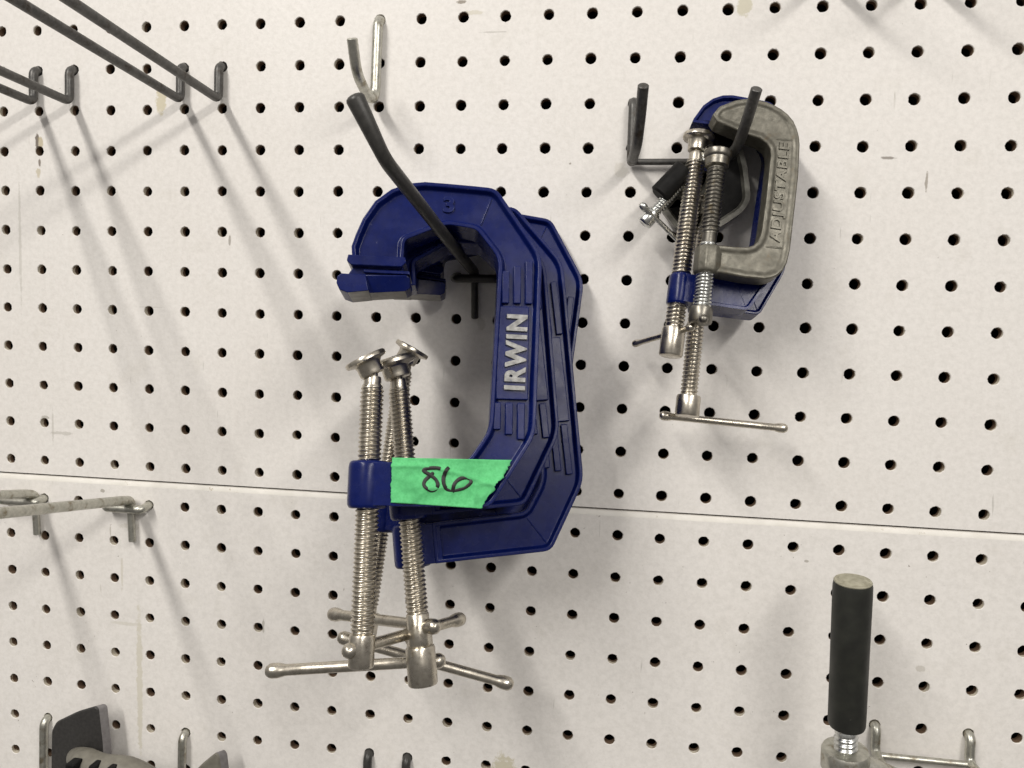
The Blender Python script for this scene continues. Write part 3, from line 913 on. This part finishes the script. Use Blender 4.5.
# little dark clamp turned on its side inside the throat of the small blue ones
eD = empty('c_clamp', Matrix.Translation(U(712, 175, .5)))
tag(eD, 'little dark clamp lying askew behind the others, black nut and bright zinc screw', 'clamp', SM)
oD = eD.location.copy()
nut0, nut1 = U(659, 196, .95), U(685, 169, .85)
ax = (nut1 - nut0).normalized()
def along(bm, pts, seg=24):
    pts = [(p - oD, r * S) for p, r in pts]
    sweep(bm, pts, seg, 'flat')
bm = bmesh.new()
along(bm, [(nut0, .22), (nut0 + ax * .04 * S, .245), (nut1 - ax * .04 * S, .245), (nut1, .22)])
link('nut', mesh_from(bm, 'nut', True, 40), M_black, eD)
def rod_axis(a, b):
    z = (b - a).normalized(); x = z.orthogonal().normalized(); y = z.cross(x)
    M = Matrix(((x.x, y.x, z.x), (x.y, y.y, z.y), (x.z, y.z, z.z))).to_4x4()
    M.translation = (a - oD) / S
    return M, (b - a).length / S
Mz, Lz = rod_axis(U(645, 222, .98), U(712, 150, .80))
bm = bmesh.new(); thread(bm, .135, .22, Lz, Mz, .065, .020)
lathe(bm, [(.11, -.06), (.155, -.04), (.17, .0), (.17, .26), (.15, .29), (.1, .30)], Mz, 20)
link('spindle', mesh_from(bm, 'spindle', True, 50), M_zinc, eD)
bm = bmesh.new()
p0, p1 = U(640.5, 204, 1.2), U(684, 246, .75)
tt = (p1 - p0).normalized()
along(bm, [(p0, .06), (p0 + tt * .06 * S, .085), (p0 + tt * .13 * S, .085), (p0 + tt * .2 * S, .055), (p1 - tt * .2 * S, .055), (p1 - tt * .1 * S, .085), (p1, .06)], 14)
link('handle_bar', mesh_from(bm, 'handle_bar', True, 50), M_zinc, eD)
bm = bmesh.new()
DP = [(660, 207), (674, 226), (693, 237), (722, 226), (744, 211), (751, 199), (748, 170), (741, 138), (731, 112), (712, 108), (703, 124), (709, 150), (706, 182), (694, 196), (676, 190)]
DQ = round_poly([Vector(((U(x, y, .62) - oD).x / S, (U(x, y, .62) - oD).z / S)) for x, y in DP], .12, 3)
ibeam(bm, DQ, .34, .105, .05, .10, (U(712, 175, .62) - oD).y / S, web_mi=1)  # black web colour stands in for the deep shade inside the frame
o = link('clamp_frame', mesh_from(bm, 'clamp_frame', True, 30), [M_drim, M_black], eD); bevel(o, .03, 2, 30)

# ------------------------------------------------------------------ bar clamp at the lower right
eF = empty('bar_clamp', Matrix.Translation(W(16.8, 15.4, 2)))
oF = eF.location.copy()
tag(eF, 'bar clamp with a worn black grip upright on its zinc screw', 'clamp')
def rel(p): return p - oF
h0, h1 = U(846.5, 727, 2.0), U(853, 580, 2.25)
hx = (h1 - h0).normalized()
bm = bmesh.new()
L = (h1 - h0).length
path = [(rel(h0 + hx * (f * L)), r * S) for f, r in ((0, .27), (.012, .345), (.03, .362), (.06, .366), (.3, .368), (.6, .372), (.9, .376), (.965, .374), (.985, .36))]
sweep(bm, path, 28, 'none')
link('grip', mesh_from(bm, 'grip', True, 40), M_rubber, eF)
bm = bmesh.new()
sweep(bm, [(rel(h1 - hx * .03 * L), .352 * S), (rel(h1 - hx * .008 * L), .362 * S), (rel(h1), .345 * S), (rel(h1 + hx * .01 * L), .30 * S)], 28, 'flat')
link('grip_end', mesh_from(bm, 'grip_end', True, 40), M_gripend, eF)
def axis_m(a, z):
    x = z.orthogonal().normalized(); y = z.cross(x)
    M = Matrix(((x.x, y.x, z.x), (x.y, y.y, z.y), (x.z, y.z, z.z))).to_4x4(); M.translation = rel(a) / S
    return M
Ms = axis_m(h0, hx)
bm = bmesh.new(); thread(bm, .235, -2.6, -.04, Ms, .115, .05); lathe(bm, [(.15, -.05), (.17, -.04), (.17, .08), (.1, .09)], Ms, 20)
link('spindle', mesh_from(bm, 'spindle', True, 50), M_zinc, eF)
bm = bmesh.new()
lathe(bm, [(.26, -.98), (.44, -.97), (.47, -.92), (.47, -.55), (.44, -.49), (.26, -.47)], Ms, 32)
b2 = [(-.05, .52, -.30, .26)]
hd = (W(19.5, 16.8, 1.3) - W(16.8, 15.6, 2.0)).normalized()
pts = [(rel(h0 - hx * .74 * S), .30 * S), (rel(h0 - hx * .80 * S + Vector((.55, 0, -.10)) * S), .24 * S), (rel(h0 - hx * .9 * S + Vector((1.5, .1, -.35)) * S), .22 * S), (rel(h0 - hx * 1.0 * S + Vector((3.2, .2, -.75)) * S), .22 * S)]
sweep(bm, pts, 18, 'flat')
o = link('head', mesh_from(bm, 'head', True, 40), M_galv, eF)
bm = bmesh.new()
pb = rel(h0 - hx * 1.0 * S + Vector((3.0, .2, -.75)) * S) / S
box(bm, pb.x - .45, pb.x + .05, pb.y - .14, pb.y + .14, pb.z - 6.5, pb.z + .5)
o = link('bar', mesh_from(bm, 'bar', False), M_galv, eF); bevel(o, .03)

# ------------------------------------------------------------------ plastic clamps at the lower left
def pad_clamp(px, py, d, pts_px, label, arm=None, face=None):
    e = empty('spring_clamp', Matrix.Translation(U(px, py, d))); oE = e.location.copy()
    bm = bmesh.new()
    P = [Vector(((U(x, y, d) - oE).x / S, (U(x, y, d) - oE).z / S)) for x, y in pts_px]
    P = round_poly(P, .10, 4)
    area = sum(P[i - 1].x * P[i].y - P[i].x * P[i - 1].y for i in range(len(P)))
    if area < 0: P = P[::-1]
    T = .22
    Q = offset_poly(P, .035)
    fr = [bm.verts.new(Vector((p.x, .0, p.y)) * S) for p in Q]
    f2 = [bm.verts.new(Vector((p.x, .035, p.y)) * S) for p in P]
    f3 = [bm.verts.new(Vector((p.x + .10, T, p.y - .02)) * S) for p in P]
    n = len(P)
    bm.faces.new(fr)
    for a, b, mi in ((fr, f2, 0), (f2, f3, 1)):
        for i in range(n):
            f = bm.faces.new((a[i], a[(i + 1) % n], b[(i + 1) % n], b[i])); f.material_index = mi
    f = bm.faces.new(f3[::-1]); f.material_index = 1
    me = mesh_from(bm, 'jaw_pad', True, 40)
    link('jaw_pad', me, [face or M_pad, M_padedge], e)
    if arm:
        bm = bmesh.new()
        pl = smooth_path([(U(x, y, dd) - oE, r * S) for x, y, dd, r in arm], 6)
        sweep(bm, pl, 20, 'round')
        link('arm', mesh_from(bm, 'arm', True, 60), M_tan, e)
        for (x, y, w) in ((70, 768, 12), (92, 770, 9), (110, 772, 9)):
            bm = bmesh.new()
            c = (U(x, y, d + 1.17) - oE) / S
            box(bm, c.x - w / 100, c.x + w / 100, c.y - .03, c.y + .3, c.z - .6, c.z + .10)
            o = link('grip_rib', mesh_from(bm, 'grip_rib', False), M_black, e); bevel(o, .04)
    tag(e, label, 'clamp')
    return e


pad_clamp(80, 760, .75, [(50, 800), (51, 731), (56, 722), (78, 711.5), (95, 706.5), (98, 709), (102, 745), (104, 800)],
          'clamp with a black jaw pad and grey-tan curved arm in the bottom left corner',
          arm=[(75, 756, .9, .2), (84, 762, 1.3, .34), (100, 771, 1.5, .40), (125, 775, 1.55, .42), (150, 790, 1.5, .42), (165, 820, 1.4, .42)])
pad_clamp(212, 775, .8, [(190, 800), (196, 770), (203, 763), (216, 752.5), (219, 757), (221, 775), (222, 800)],
          'small grey pad tip of a clamp rising beside a silver hook at the bottom', face=M_tan)

# ------------------------------------------------------------------ light, world, camera
def tube_light(name, c, r, d, length, power, color, target):
    L = bpy.data.lights.new(name, 'AREA'); L.shape = 'RECTANGLE'; L.size = length; L.size_y = .06
    L.energy = power; L.color = color
    o = bpy.data.objects.new(name, L); COL.objects.link(o)
    x = Vector((0, 1, 0))
    p = W(c, r, d)
    z = (p - target); z.y = 0; z.normalize()
    y = z.cross(x)
    M = Matrix(((x.x, y.x, z.x), (x.y, y.y, z.y), (x.z, y.z, z.z))).to_4x4(); M.translation = p
    o.matrix_world = M
    return o


T = W(9, 9, 0)
warm = (1.0, .958, .905)
for k in (-1.4, 1.4):
    tube_light('ceiling_tube', -17 + k, -34, 58, 1.5, 15.4, warm, T)
    tube_light('ceiling_tube', 36 + k, -20, 56, 1.5, 7.5, warm, T)

w = bpy.data.worlds.new('World'); scene.world = w; w.use_nodes = True
nt = w.node_tree; bg = nt.nodes['Background']
tc = nd(nt, 'ShaderNodeTexCoord'); sp = nd(nt, 'ShaderNodeSeparateXYZ'); nt.links.new(tc.outputs['Generated'], sp.inputs[0])
mr = nd(nt, 'ShaderNodeMapRange'); mr.inputs[1].default_value = -1; mr.inputs[2].default_value = 1
nt.links.new(sp.outputs['Z'], mr.inputs[0])
rp = ramp(nt, mr.outputs[0], [(0, (.10, .094, .088)), (.42, (.13, .123, .116)), (.55, (.20, .19, .18)), (1, (.42, .40, .382))])
nt.links.new(rp.outputs['Color'], bg.inputs['Color']); bg.inputs['Strength'].default_value = 1.36

cam = bpy.data.cameras.new('Camera'); co = bpy.data.objects.new('Camera', cam); COL.objects.link(co)
B = lambda v: Vector((v.x, v.z, -v.y))
xr, yr, zr = B(CAM_R[0]), -B(CAM_R[1]), -B(CAM_R[2])
M = Matrix(((xr.x, yr.x, zr.x), (xr.y, yr.y, zr.y), (xr.z, yr.z, zr.z))).to_4x4()
M.translation = W(CAM_C.x, CAM_C.y, -CAM_C.z)
co.matrix_world = M
cam.sensor_fit = 'HORIZONTAL'; cam.sensor_width = 36; cam.lens = 36 * FOC / 1024
cam.clip_start = .01; cam.clip_end = 50
scene.camera = co

scene.view_settings.view_transform = 'Standard'; scene.view_settings.look = 'None'
scene.view_settings.exposure = 0; scene.view_settings.gamma = 1
